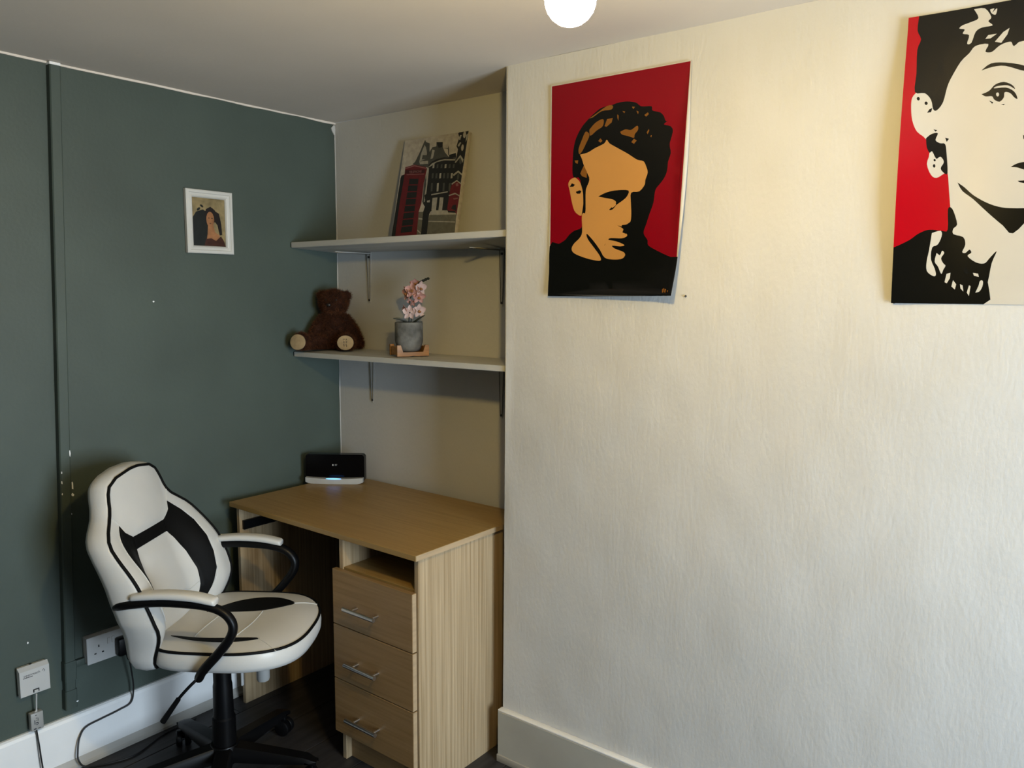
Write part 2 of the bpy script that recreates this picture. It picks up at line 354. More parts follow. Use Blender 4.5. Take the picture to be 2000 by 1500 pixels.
PRINT_CITY=[('m',[(182,749),(223,773),(273,856),(334,979),(357,954),(418,937),(434,851),(470,894),(532,896),(524,939),(625,930),(635,880),(683,823),(755,771),(768,701),(457,693)]),
('l',[(301,846),(337,928),(367,903),(398,838),(389,784),(289,768)]),
('m',[(330,828),(407,822),(421,782),(325,785)]),
('l',[(289,768),(431,765),(437,734),(307,739)]),
('l',[(474,870),(514,859),(503,783),(466,778)]),
('k',[(525,935),(625,930),(628,881),(573,878)]),
('m',[(636,871),(718,862),(719,888),(739,849),(750,794),(735,796),(720,854)]),
('k',[(750,794),(852,805),(868,755),(756,763)]),
('k',[(435,537),(451,725),(496,752),(569,770),(679,777),(868,751),(875,837),(845,870),(871,951),(845,990),(870,1012),(999,1006),(987,524),(990,204),(567,241),(445,344)]),
('l',[(438,694),(500,733),(597,753),(695,760),(858,744),(860,732),(685,747),(575,739),(480,703)]),
('s',[(966,967),(963,948),(953,937),(939,939),(927,953),(922,973),(926,992),(936,1003),(950,1001),(961,987)]),
('s',[(959,844),(956,826),(947,816),(935,818),(924,831),(920,850),(923,868),(932,878),(944,876),(955,863)]),
('l',[(862,876),(892,904),(912,895),(883,859)]),
('l',[(861,936),(878,972),(903,970),(888,923)]),
('l',[(969,964),(997,977),(991,918),(977,896)]),
('m',[(962,723),(959,701),(948,689),(935,691),(923,706),(918,729),(921,751),(932,763),(945,761),(957,746)]),
('l',[(852,714),(923,781),(981,731),(975,701),(928,757),(871,709)]),
('l',[(850,599),(923,632),(995,592),(996,575),(927,613),(866,582)]),
('m',[(952,571),(948,548),(936,539),(923,551),(917,576),(921,600),(933,608),(946,596)]),
('l',[(515,722),(542,723),(545,685),(517,684)]),
('m',[(579,717),(606,718),(608,680),(581,679)]),
('m',[(642,712),(669,713),(672,675),(645,674)]),
('l',[(705,708),(732,709),(735,671),(708,670)]),
('m',[(768,703),(795,704),(797,666),(770,665)]),
('m',[(830,698),(857,699),(859,662),(833,660)]),
('m',[(521,634),(549,635),(554,584),(526,583)]),
('m',[(582,629),(609,630),(614,580),(586,579)]),
('l',[(642,625),(669,626),(674,576),(646,575)]),
('m',[(701,621),(728,622),(733,572),(706,571)]),
('m',[(760,617),(787,618),(792,568),(765,567)]),
('l',[(819,612),(846,614),(851,564),(824,563)]),
('m',[(529,539),(557,540),(568,457),(540,456)]),
('l',[(623,532),(651,534),(662,451),(634,450)]),
('m',[(717,526),(744,528),(755,445),(727,444)]),
('m',[(809,520),(836,521),(847,440),(820,438)]),
('l',[(444,694),(464,689),(471,550),(475,423),(468,359),(455,360),(446,544)]),
('m',[(417,633),(415,538),(429,361),(451,344),(454,536)]),
('l',[(557,430),(807,442),(809,433),(560,418)]),
('l',[(584,392),(660,392),(665,268),(594,268)]),
('l',[(698,390),(755,386),(760,263),(704,262)]),
('l',[(577,257),(613,271),(843,259),(859,238),(985,228),(982,212),(570,229)]),
('g',[(570,229),(986,213),(1001,-4),(568,-3)]),
('l',[(567,172),(983,147),(985,139),(567,163)]),
('l',[(572,42),(689,4),(664,-1),(568,31)]),
('g',[(394,266),(479,262),(494,8),(407,-5)]),
('l',[(412,94),(471,62),(473,48),(412,81)]),
('l',[(404,209),(478,197),(474,185),(407,192)]),
('r',[(834,271),(841,456),(856,505),(923,540),(993,504),(994,400),(989,208),(957,249),(856,254)]),
('l',[(830,405),(922,421),(999,391),(999,380),(927,408),(835,395)]),
('l',[(848,514),(922,542),(994,506),(994,494),(925,530),(857,501)]),
('p',[(911,510),(946,515),(959,483),(922,482)]),
('k',[(896,272),(909,303),(963,307),(976,244),(949,257)]),
('p',[(902,370),(975,373),(972,358),(916,357)]),
('k',[(466,262),(495,350),(567,346),(565,290),(574,-4),(482,0)]),
('k',[(449,424),(490,446),(558,426),(562,338),(492,334)]),
('l',[(502,369),(549,375),(549,351),(508,353)]),
('r',[(-2,-2),(13,621),(24,649),(73,657),(68,728),(216,744),(403,706),(433,687),(412,554),(418,346),(394,266),(417,-6)]),
('k',[(-2,-2),(14,629),(24,649),(74,653),(57,366),(60,-2)]),
('p',[(69,722),(217,738),(418,696),(417,687),(219,726),(71,709)]),
('d',[(79,701),(402,681),(402,646),(79,663)]),
('p',[(107,655),(396,641),(396,633),(107,647)]),
('k',[(167,606),(317,596),(318,541),(165,550)]),
('k',[(164,539),(318,531),(319,476),(162,482)]),
('k',[(162,471),(320,465),(321,410),(159,414)]),
('k',[(159,403),(321,399),(322,343),(156,346)]),
('k',[(156,335),(322,333),(323,277),(153,277)]),
('k',[(153,266),(323,266),(324,210),(150,208)]),
('k',[(150,197),(325,199),(326,142),(147,138)]),
('k',[(147,127),(326,132),(327,75),(144,68)])]
PRINT_SMALL=[('e',[(0,0),(1000,0),(1000,1000),(0,1000)]),
('f',[(0,560),(120,700),(330,760),(480,700),(560,500),(600,0),(0,0)]),
('h',[(750,640),(736,705),(694,760),(633,797),(560,810),(487,797),(426,760),(384,705),(370,640),(384,575),(426,520),(487,483),(560,470),(633,483),(694,520),(736,575)]),
('h',[(650,760),(820,700),(880,480),(900,250),(820,240),(760,450),(640,560)]),
('q',[(665,560),(656,623),(630,677),(591,712),(545,725),(499,712),(460,677),(434,623),(425,560),(434,497),(460,443),(499,408),(545,395),(591,408),(630,443),(656,497)]),
('q',[(470,440),(640,440),(680,300),(820,240),(800,120),(420,140),(450,260)]),
('h',[(430,640),(500,730),(620,735),(680,640),(700,760),(560,830),(420,770)]),
('f',[(253,789),(227,799),(186,786),(153,758),(147,731),(173,721),(214,734),(247,762)]),
('f',[(351,809),(343,831),(310,853),(271,861),(249,851),(257,829),(290,807),(329,799)]),
('f',[(167,667),(140,666),(107,639),(87,600),(93,573),(120,574),(153,601),(173,640)]),
('u',[(330,0),(400,150),(560,170),(700,120),(860,220),(950,120),(1000,0)]),
('h',[(531,590),(523,596),(505,599),(487,596),(479,590),(487,584),(505,581),(523,584)]),
('h',[(626,590),(618,596),(600,599),(582,596),(574,590),(582,584),(600,581),(618,584)]),
('u',[(575,480),(566,487),(545,490),(524,487),(515,480),(524,473),(545,470),(566,473)])]

# ================================================================== the room
def bumpy_wall(name, origin, ux, length, height, nrm, mat, amp=.002, nx=70, nz=60, edge_fn=None):
    """plaster wall with a gently uneven face; ux along the wall, nrm out of it"""
    o=Vector(origin); ux=Vector(ux); nrm=Vector(nrm); v=[]; f=[]
    for j in range(nz+1):
        for i in range(nx+1):
            a=length*i/nx; z=height*j/nz; s=edge_fn(i/nx,z) if edge_fn else 0
            p=o+ux*(a+s)+Vector((0,0,z))
            e=min(1,min(i,nx-i)/2,min(j,nz-j)/2)
            d=noise.noise(p*3.1)*.6+noise.noise(p*9.0+Vector((5,1,2)))*.3+noise.noise(Vector((p.x*34,p.y*34,p.z*11)))*.07
            v.append(p+nrm*amp*d*e)
    for j in range(nz):
        for i in range(nx):
            a=j*(nx+1)+i; q=(a,a+1,a+nx+2,a+nx+1); f.append(q)
    n=len(v)
    # back skin so the wall has thickness
    for c in ((0,0),(length,0),(length,height),(0,height)): v.append(o+ux*c[0]+Vector((0,0,c[1]))-nrm*.08)
    f.append((n+3,n+2,n+1,n))
    loop=[i for i in range(nx+1)]+[(j+1)*(nx+1)-1+0 for j in range(1,nz+1)]
    me=mesh(name,v,f); o2=link(name,me,mat,None,180); struct(o2)
    bm=bmesh.new(); bm.from_mesh(me); bmesh.ops.recalc_face_normals(bm,faces=[x for x in bm.faces][-1:]); bm.free()
    return o2
bumpy_wall('wall_left', on_green(4.3), on_green(-1)-on_green(0), 4.3, H, (math.cos(GA),math.sin(GA),0), 'wall_green', .003, 110, 60)
bumpy_wall('wall_alcove', (-.02,0,0), (1,0,0), W+.12, H, (0,-1,0), 'wall_white', .003, 30, 50)
bumpy_wall('wall_chimney_breast', (W,-D,0), (1,0,0), CH_R-W, H, (0,-1,0), 'wall_white', .0055, 150, 130,
           lambda t,z: (1-t)**6*(.0038*z + .0018*noise.noise(Vector((0,0,z*7)))))
for nm,x,s in (('wall_chimney_left',W+.002,-1),('wall_chimney_right',CH_R,1)):
    b=MB().box((min(x,x-s*.010),-D+.0012,0),(max(x,x-s*.010),0,H)); struct(b.build(nm,'wall_white',None,None))
struct(MB().box((CH_R,0,0),(ROOM_X+.1,.08,H)).build('wall_alcove_right','wall_far',None,None))
# right wall with the window, wall behind the camera
WY0,WY1,WZ0,WZ1=-1.73,-.71,.42,1.74
m=MB(); m.box((ROOM_X,ROOM_Y,0),(ROOM_X+.1,WY0,H)); m.box((ROOM_X,WY1,0),(ROOM_X+.1,.08,H)); m.box((ROOM_X,WY0,0),(ROOM_X+.1,WY1,WZ0)); m.box((ROOM_X,WY0,WZ1),(ROOM_X+.1,WY1,H))
struct(m.build('wall_right','wall_far',None,None))
struct(MB().box((-.1,ROOM_Y-.1,0),(ROOM_X+.1,ROOM_Y,H)).build('wall_back','wall_far',None,None))
win=bpy.data.objects.new('window_1',None); COL.objects.link(win); struct(win); win.location=(ROOM_X,(WY0+WY1)/2,WZ0)
hw=(WY1-WY0)/2; hh=WZ1-WZ0
for a,b in (((.05,-hw,0),(.09,-hw+.05,hh)),((.05,hw-.05,0),(.09,hw,hh)),((.05,-hw,0),(.09,hw,.05)),((.05,-hw,hh-.05),(.09,hw,hh)),((.05,-hw,hh/2-.02),(.09,hw,hh/2+.02))):
    MB().box(a,b,.004).build('window_frame','paint_white',win)
MB().box((-.03,-hw-.03,-.03),(.06,hw+.03,0),.004).build('window_sill','paint_white',win)
# ceiling, slightly uneven where it meets the walls
v=[];f=[];nx,ny=60,60
for j in range(ny+1):
    for i in range(nx+1):
        p=Vector((-.08+(ROOM_X+.18)*i/nx, ROOM_Y-.05+(-ROOM_Y+.12)*j/ny, H)); v.append(p+Vector((0,0,.004*noise.noise(p*2.3))))
for j in range(ny):
    for i in range(nx): a=j*(nx+1)+i; f.append((a,a+nx+1,a+nx+2,a+1))
n=len(v); v+=[(-.08,ROOM_Y-.05,H+.08),(ROOM_X+.1,ROOM_Y-.05,H+.08),(ROOM_X+.1,.07,H+.08),(-.08,.07,H+.08)]; f.append((n,n+1,n+2,n+3))
struct(link('ceiling',mesh('ceiling',v,f),'ceiling_white',None,180))
# floor: dark boards running along the green wall
fl=struct(MB().box((-.08,ROOM_Y-.05,-.06),(ROOM_X+.1,.07,-.012)).build('floor','plank',None,None))
PW,PL=.185,1.25; plank=None; col=0; x=-.06
while x<ROOM_X:
    y=ROOM_Y-.03-(col*.47)%PL
    while y<.05:
        y0=max(y,ROOM_Y-.03); y1=min(y+PL,.05)
        if y1-y0>.05:
            full=abs((y1-y0)-PL)<1e-6
            if full and plank: o=bpy.data.objects.new('plank',plank); COL.objects.link(o); o.parent=fl
            else:
                o=MB().box((-PW/2+.0012,-(y1-y0)/2+.001,-.012),(PW/2-.0012,(y1-y0)/2-.001,0),.0012,seg=1).build('plank','plank',fl,None)
                if full: plank=o.data
            o.location=(x+PW/2,(y0+y1)/2,0)
        y+=PL
    x+=PW; col+=1
# skirting boards
def skirting(name, a, b, out, h=.167, t=.018, bead=True, mat='paint_white'):
    a=Vector(a); b=Vector(b); u=(b-a).normalized(); L=(b-a).length; out=Vector(out); z=Vector((0,0,1))
    prof=[(0,0),(t,0),(t,h-.012),(t-.004,h-.004),(t-.010,h),(0,h)]
    o=MB().prism(prof,L,frame_mat(a,out,z,u)).build(name,mat,None,None); struct(o)
    if bead:
        q=[(t,0),(t+.014,0),(t+.013,.008),(t+.009,.013),(t,.030)]
        MB().prism(q,L,frame_mat(a,out,z,u)).build('bead','paint_cream',o,None)
    return o
gn=Vector((math.cos(GA),math.sin(GA),0))
skirting('baseboard_left', on_green(4.2), on_green(.015), gn)
skirting('baseboard_alcove', (0,0,0), (W,0,0), (0,-1,0), bead=False)
bf=struct(MB().box((W-.004,-D-.021,0),(CH_R+.01,-D+.001,.164),.0012,seg=1).build('baseboard_front','skirt_old'))
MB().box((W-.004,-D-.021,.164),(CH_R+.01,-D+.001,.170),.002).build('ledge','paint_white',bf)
MB().box((W-.004,-D-.027,0),(CH_R+.01,-D-.021,.024),.002).build('bead','paint_cream',bf)
# thin ragged line of ceiling paint along the top of the green wall
v=[];f=[];n=140
for i in range(n+1):
    a=4.1*i/n; p=on_green(a); w=.0055+.003*noise.noise(Vector((a*9,0,0)))
    for o,z in ((.0005,H-w),(.006,H-w),(.007,H+.001),(.0005,H+.001)): v.append(on_green(a,o,z))
f=[(i*4+k,i*4+(k+1)%4,(i+1)*4+(k+1)%4,(i+1)*4+k) for i in range(n) for k in range(4)]
struct(link('trim_1',mesh('trim_1',v,f),'ceiling_white',None,None))
v=[];f=[];n=90
for i in range(n+1):
    z=.70+(H-.71)*i/n; w=.0022+.004*max(-.4,noise.noise(Vector((z*9,3,0))))
    for a,o in ((w,.0005),(w,.0030),(.0005,.0045),(.0005,.0005)): v.append(on_green(a,o,z))
f=[(i*4+k,i*4+(k+1)%4,(i+1)*4+(k+1)%4,(i+1)*4+k) for i in range(n) for k in range(4)]
struct(link('trim_2',mesh('trim_2',v,f),'wall_white',None,None))

# ================================================================== desk
DK=thing('desk','light oak veneer desk with three drawers in the alcove','desk',(.0605,-.5529,0),-.008)
DW,DD,DZ,TH=.905,.530,.740,.017
MB().box((0,0,DZ-TH),(DW,DD,DZ),.0012,seg=1).build('desktop','wood_x',DK)
MB().box((DW-.0002,.001,DZ-TH+.0006),(DW+.0008,DD-.001,DZ-.0006),0).build('edge_band','wood_edge_lit',DK,None)
PT=.016; ft=.020
def board(name,a,b,mat): return MB().box(a,b,.0008,seg=1).build(name,mat,DK)
board('side_panel',(.012,ft,0),(.012+PT,DD-.004,DZ-TH),'wood_z')
board('side_panel',(DW-.010-PT,ft,0),(DW-.010,DD-.004,DZ-TH),'wood_z')
X0,X1=.556,DW-.010-PT
board('inner_panel',(X0,ft,0),(X0+PT,DD-.02,DZ-TH),'wood_z')
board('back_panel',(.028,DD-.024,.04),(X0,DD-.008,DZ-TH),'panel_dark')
board('back_panel',(X0+PT,DD-.012,.02),(X1,DD-.008,DZ-TH),'wood_front')
board('shelf_board',(X0+PT,ft+.004,.612),(X1,DD-.02,.628),'wood_x')
board('plinth',(X0+PT,ft+.022,0),(X1,ft+.036,.10),'wood_front')
MB().box((.028,ft+.010,.640),(.040,DD-.10,.672),.001,seg=1).build('rail','plastic_black',DK)
for z0,z1 in ((.4515,.6245),(.2755,.4480),(.0980,.2720)):
    d=MB().box((X0-.010,.0,z0),(DW-.016,.0165,z1),.0009,seg=1).build('drawer','wood_front',DK)
    MB().box((DW-.0162,.0008,z0+.0008),(DW-.0152,.0158,z1-.0008),0).build('edge_band','wood_edge_lit',d,None)
    zc=z0+(z1-z0)*.42; x0,x1=.628,.762; h=MB()
    h.tube([(x0,-.030,zc),(x1,-.030,zc)],.0064,14)
    for px in (x0+.028,x1-.016): h.tube([(px,-.030,zc),(px,.002,zc)],.0042,12)
    h.build('handle','steel',d,40)
    m=MB().box((X0+PT+.004,.0165,z0+.012),(X1-.006,.44,z1-.02))
    m.build('drawer_box','wood_front',d,None)

# ================================================================== white wooden shelves
def shelf(name,label,zl,zr,zbl,zbr,t):
    y0=-.2207
    P=[(.004,y0,zl),(W-.004,y0,zr),(W-.004,-.002,zbr),(.004-.0025,-.002,zbl)]
    v=[Vector(p)-Vector((0,0,t)) for p in P]+[Vector(p) for p in P]
    bm=bmesh.new(); vv=[bm.verts.new(p) for p in v]
    for q in ((3,2,1,0),(4,5,6,7),(0,1,5,4),(1,2,6,5),(2,3,7,6),(3,0,4,7)): bm.faces.new([vv[i] for i in q])
    bmesh.ops.bevel(bm,geom=bm.edges[:],offset=.0014,segments=2,affect='EDGES'); me=bpy.data.meshes.new(name); bm.to_mesh(me); bm.free()
    return tag(link(name,me,'shelf_white',None,40),label,'shelf')
shelf('shelf','white painted wooden shelf, upper of the two, under the city canvas',1.647,1.652,1.636,1.633,.020)
shelf('shelf','white painted wooden shelf, lower of the two, carrying bear and orchid',1.240,1.249,1.245,1.248,.018)
def bracket(x,ztop,drop,label,depth=.165):
    b=thing('shelf_bracket',label,'bracket',(x,-.0015,ztop),0,'pressed steel shelf brackets')
    def arm(L,w0,w1,name,mtx):
        poly=[(-w0/2,0),(w0/2,0),(w1/2,-L+.006),(w1/4,-L),(-w1/4,-L),(-w1/2,-L+.006)]
        o=MB().prism(poly,.0022,mtx).build(name,'bracket',b,40); m=MB()
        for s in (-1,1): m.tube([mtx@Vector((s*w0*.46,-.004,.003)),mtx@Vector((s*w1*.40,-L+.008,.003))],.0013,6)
        m.build('rib','bracket_rib_shade',o,40); return o
    arm(drop,.021,.009,'wall_arm',frame_mat(Vector((0,0,0)),(1,0,0),(0,0,1),(0,-1,0)))
    arm(depth,.017,.009,'shelf_arm',frame_mat(Vector((0,-.001,-.0035)),(1,0,0),(0,1,0),(0,0,-1)))
    for q in ((0,-.0022,-.018),(0,-.0022,-drop+.010)):
        p=Vector(q); MB().lathe([(.0001,.003),(.004,.0026),(.0046,0),(.0001,-.0001)][::-1],12,p,Matrix.Rotation(math.radians(90),3,'X')).build('screw','screw',b)
    return b
bracket(.187,1.6145,.190,'pale steel bracket under the upper shelf, above the teddy bear')
bracket(.829,1.6125,.190,'pale steel bracket under the upper shelf, beside the chimney breast')
bracket(.196,1.2255,.185,'pale steel bracket under the lower shelf, above the router')
bracket(.829,1.2285,.185,'pale steel bracket under the lower shelf, beside the chimney breast')

# ================================================================== posters and pictures
def poster1(x,y,off):
    u=x/.415; v=y/.575
    k=max(0,u-.35)/.65*max(0,.75-v)/.75
    lift=.004+.045*k**1.6+.006*max(0,.12-v)/.12
    return (1.177+x-.012*k*k, -D-lift-off, 1.459+y+.004*k)
o=sheet('wall_poster',PRINT_MAN,.415,.575,poster1,{'':'print_w','k':'print_k','t':'print_t','b':'print_b','r':'print_r'},.0005,None,22,28,0,True)
tag(o,'red poster of a pensive young man in black, nearer the lamp','poster')
def poster2(x,y,off):
    u=x/.42; v=y/.584
    k=max(0,.32-u)/.32
    lift=.004+.022*k*k*(.35+.65*math.sin(math.pi*min(1,max(0,v*1.05))))
    return (2.074+x, -D-lift-off, 1.4515+y)
o=sheet('wall_poster',PRINT_WOMAN,.42,.584,poster2,{'':'print_r2','k':'print_k','w':'print_w'},.0005,None,28,28,2,True)
tag(o,'red, black and cream poster of a short-haired woman, cut by right edge','poster')
for i,(x,z,l) in enumerate(((1.594,1.462,'tiny dark pin at the curled corner of the man poster'),(2.078,1.453,'tiny dark pin at the lower corner of the woman poster'))):
    tag(MB().lathe([(.0001,0),(.0028,0),(.0026,.003),(.0008,.006),(.0001,.006)],10,(x,-D,z),Matrix.Rotation(math.radians(90),3,'X')).build('drawing_pin','screw'),l,'pin','poster pins')

# canvas leaning on the wall on the upper shelf
CW,CHt=.300,.360; ang=math.atan2(.075,CHt)
cv=thing('canvas_print','small city canvas with red telephone box, leaning on the upper shelf','canvas',(.402,-.094,1.6475),-.01)
cm=Matrix.Rotation(-ang,4,'X')
def canF(x,y,off): return cm@Vector((x,-.0008-off,y))
sheet('printed_face',PRINT_CITY,CW,CHt,canF,{'':'canvas_s','s':'canvas_s','r':'canvas_r','k':'canvas_k','m':'canvas_m','l':'canvas_l','g':'canvas_g','d':'canvas_d','p':'canvas_p'},.0006,cv,4,4,0)
MB().box((0,0,0),(CW,.017,CHt),.002,mat=cm).build('stretcher','canvas_s',cv)
lettering('lettering','TELEPHONE',.0125,'canvas_p',cv,cm@Matrix.Translation((.248*CW,-.0012,.668*CHt))@Matrix.Rotation(math.radians(90),4,'X')@Matrix.Rotation(-.035,4,'Z')@Matrix.Diagonal((.92,1,1,1)))

# framed picture on the green wall
fr=thing('picture_frame','small white wooden picture frame on the green wall','picture frame',green_y(-.5515,.002,1.592),math.radians(90)+GA)
fw,fh=.171,.209
def ring(m,w,h,i0,i1,y0,y1):      # sloped moulding between two insets, y towards the wall
    a=[(-w/2+i0,i0),(w/2-i0,i0),(w/2-i0,h-i0),(-w/2+i0,h-i0)]; b=[(-w/2+i1,i1),(w/2-i1,i1),(w/2-i1,h-i1),(-w/2+i1,h-i1)]
    v=[(x,-y0,z) for x,z in a]+[(x,-y1,z) for x,z in b]; m.add(v,[(k,(k+1)%4,4+(k+1)%4,4+k) for k in range(4)])
m=MB(); prof=[(0,0),(0,.014),(.003,.016),(.010,.0165),(.012,.0135),(.018,.0120),(.0195,.0135),(.022,.0125),(.0255,.0075),(.0255,.004)]
for (i0,y0),(i1,y1) in zip(prof,prof[1:]): ring(m,fw,fh,i0,i1,y0,y1)
m.box((-fw/2,-.003,0),(fw/2,0,fh)); m.build('frame','frame_white',fr,30)
iw,ih=fw-.05,fh-.05
sheet('picture',PRINT_SMALL,iw,ih,lambda x,y,off:(x-iw/2,-.0045-off,y+.025),{'':'small_e','e':'small_e','f':'small_f','h':'small_h','q':'small_q','u':'small_u'},.0006,fr,3,3,0)

# ================================================================== office chair, local x forward, y left
CHR=thing('office_chair','white leather racing style office chair with black inserts and arms','chair',(.422,-.828,0),math.radians(34))
# --- seat
SC=(.075,0)
def seat_r(a):     # outline radius around SC for angle a
    c,s=math.cos(a),math.sin(a)
    fx=.202 if c>0 else .205; n=2.7 if c>0 else 4.5
    return ((abs(c)/fx)**n+(abs(s)/.218)**n)**(-1/n)
def seat_top(x,y):
    dx,dy=x-SC[0],y-SC[1]; r=math.hypot(dx,dy); q=min(1,r/max(1e-6,seat_r(math.atan2(dy,dx))))
    z=.503+.010*(1-q**4)-.012*max(0,(x-.16)/.12)**2
    z-=.010*math.exp(-((y/.10)**2+((x-.02)/.12)**2))
    return z
NS=72; rings=[]
for q,dz in ((.02,None),(.25,None),(.5,None),(.7,None),(.85,None),(.94,None),(.985,None)): rings.append(('t',q))
v=[];f=[]
def ringpts(q,zf):
    for k in range(NS):
        a=2*math.pi*k/NS; r=seat_r(a)*q; x=SC[0]+r*math.cos(a); y=r*math.sin(a); v.append(Vector((x,y,zf(x,y,a))))
RL=0
for q in (.02,.2,.4,.6,.75,.87,.95,.985,1.0): ringpts(q,lambda x,y,a:seat_top(x,y)); RL+=1
for q,d in ((1.018,-.010),(1.026,-.025),(1.020,-.042),(.99,-.055),(.93,-.062),(.5,-.066),(.02,-.066)): ringpts(q,lambda x,y,a,d=d:seat_top(SC[0]+seat_r(a)*math.cos(a),seat_r(a)*math.sin(a))+d); RL+=1
for i in range(RL-1):
    for k in range(NS): f.append((i*NS+k,(i+1)*NS+k,(i+1)*NS+(k+1)%NS,i*NS+(k+1)%NS))
f.append(tuple(range(NS))); f.append(tuple((RL-1)*NS+k for k in range(NS-1,-1,-1)))
seat=link('seat',mesh('seat',v,f),'leather_white',CHR,60)
def on_seat(x,y,off): return (x,y,seat_top(x,y)+off)
m=MB(); P=[]
for k in range(-2,NS+3):
    a=2*math.pi*k/NS; r=seat_r(a)*1.004; x=SC[0]+r*math.cos(a); y=r*math.sin(a); P.append((x,y,seat_top(x,y)-.001))
m.tube(P[2:-2],.0042,8); m.build('piping','leather_black',seat)
farp=[(-.06,.045),(.02,.052),(.10,.060),(.15,.082),(.185,.118),(.15,.146),(.11,.158),(.06,.152),(.01,.125),(-.03,.085)]
for s in (1,-1):
    poly=smooth_poly([(x,y*s) for x,y in (farp if s>0 else farp[::-1])],4)
    if s<0: poly=smooth_poly([(-.085,-.128),(-.04,-.148),(.02,-.160),(.08,-.161),(.13,-.152),(.17,-.132),(.11,-.134),(.06,-.139),(.0,-.141),(-.05,-.134)],4)
    panel('seat_insert',poly,lambda x,y,off:on_seat(x,y,off+.0016),.004,'leather_black',seat,.015)
def seat_line(pts,parent=seat,r=.0014,mat='leather_white'):
    P=[Vector(on_seat(p.x,p.y,.0006)) for p in spline([(x,y,0) for x,y in pts],6)]
    MB().tube(P,r,6).build('seam',mat,parent)
for l in ([(.108,.055),(.108,-.03),(.098,-.13)],[(-.012,.045),(-.018,-.04),(-.014,-.135)],[(.165,-.132),(.20,-.155),(.235,-.182)],[(.182,.118),(.215,.135),(.247,.145)]): seat_line(l)
# --- backrest
HW=[(.425,.130),(.432,.165),(.445,.188),(.47,.202),(.51,.214),(.55,.229),(.59,.243),(.64,.246),(.70,.242),(.75,.236),(.782,.229),(.802,.216),(.818,.198),(.834,.176),(.850,.159),(.872,.147),(.90,.139),(.925,.128),(.942,.105),(.953,.070),(.957,.030)]
def hw(z):
    if z<=HW[0][0]: return HW[0][1]
    for (a,b),(c,d) in zip(HW,HW[1:]):
        if z<=c: return b+(d-b)*(z-a)/(c-a)
    return HW[-1][1]
def sst(t): t=max(0,min(1,t)); return t*t*(3-2*t)
def back_front(l,z):
    bol=.074*sst((.86-z)/.19)*(.28+.72*sst((z-.43)/.15))*sst((abs(l)-.075)/.13)
    pad=.012*(1-min(1,abs(l)/.13)**2)*(sst((z-.76)/.04) + .7*sst((.75-z)/.05))
    lum=.018*math.exp(-((z-.58)/.10)**2)
    return -.130-.25*(z-.47)+bol+pad+lum
def on_back(l,z,off): return (back_front(l,z)+off, l, z)
zs=[]; z=.425
while z<.957: zs.append(z); z+=.009
zs.append(.957)
NX=36; v=[];f=[]
for z in zs:
    h=hw(z)
    for i in range(NX+1):
        l=h*(-1+2*i/NX); v.append(Vector(on_back(l,z,0)))
nF=len(v)
for j in range(len(zs)-1):
    for i in range(NX): a=j*(NX+1)+i; f.append((a,a+1,a+NX+2,a+NX+1))
# side wall and back skin: offset rings from the front outline backwards
out=[j*(NX+1) for j in range(len(zs))]+[ (len(zs)-1)*(NX+1)+i for i in range(1,NX+1)]+[j*(NX+1)+NX for j in range(len(zs)-2,-1,-1)]+[i for i in range(NX-1,0,-1)]
cen=Vector((0,0,.70)); base=[v[i].copy() for i in out]; prev=out
for d,grow in ((.010,.006),(.028,.009),(.048,.006),(.060,-.006),(.066,-.030)):
    n=len(v)
    for p in base:
        r=Vector((0,p.y,p.z-.70)); r.normalize()
        hz=-.130-.25*(p.z-.47)
        x=p.x-d*1.0-(p.x-hz)*min(1,d/.066)*.55
        v.append(Vector((x,p.y,p.z))+r*grow)
    cur=list(range(n,n+len(base)))
    for k in range(len(base)): f.append((prev[k],prev[(k+1)%len(base)],cur[(k+1)%len(base)],cur[k]))
    prev=cur
v.append(sum((v[i] for i in prev),Vector())/len(prev)); c=len(v)-1
for k in range(len(prev)): f.append((prev[k],prev[(k+1)%len(prev)],c))
me=mesh('backrest',v,f); bm=bmesh.new(); bm.from_mesh(me); bmesh.ops.recalc_face_normals(bm,faces=bm.faces[:]); bm.to_mesh(me); bm.free()
back=link('backrest',me,'leather_white',CHR,70)
# black piping round the front outline
ol=[]
for z in zs: ol.append((-hw(z),z))
ol+= [(-hw(.957)*(1-2*i/8),.9585) for i in range(1,8)]
ol+= [(hw(z),z) for z in zs[::-1]]
MB().tube([on_back(l*1.006,z,.001) for l,z in ol][::2],.0042,8).build('piping','leather_black',back)
# black insert: two curved flanks joined by a bar
for s in (1,-1):
    P=[(.086,.742),(.100,.718),(.117,.670),(.126,.612),(.122,.563),(.110,.52),(.100,.48),(.118,.49),(.150,.545),(.172,.60),(.182,.65),(.186,.70),(.184,.75),(.168,.787),(.134,.822),(.122,.800),(.085,.776)]
    if s<0: P=[(-x,z) for x,z in P][::-1]
    panel('back_insert',P,lambda x,z,off:on_back(x,z,off+.0018),.004,'leather_black',back,.012)
panel('back_insert',[(-.088,.741),(.088,.741),(.087,.777),(-.087,.777)],lambda x,z,off:on_back(x,z,off+.0014),.004,'leather_black',back,.012)
def back_line(pts): MB().tube([Vector(on_back(p.x,p.y,.0008)) for p in spline([(x,z,0) for x,z in pts],6)],.0014,6).build('seam','leather_white',back)
for s in (1,-1):
    back_line([(s*.134,.824),(s*.145,.842),(s*.158,.858)])
    back_line([(s*.05,.575),(s*.085,.560),(s*.121,.572)])
    back_line([(s*.136,.824),(s*.170,.789),(s*.187,.750),(s*.188,.70),(s*.184,.648),(s*.174,.598),(s*.152,.542)])
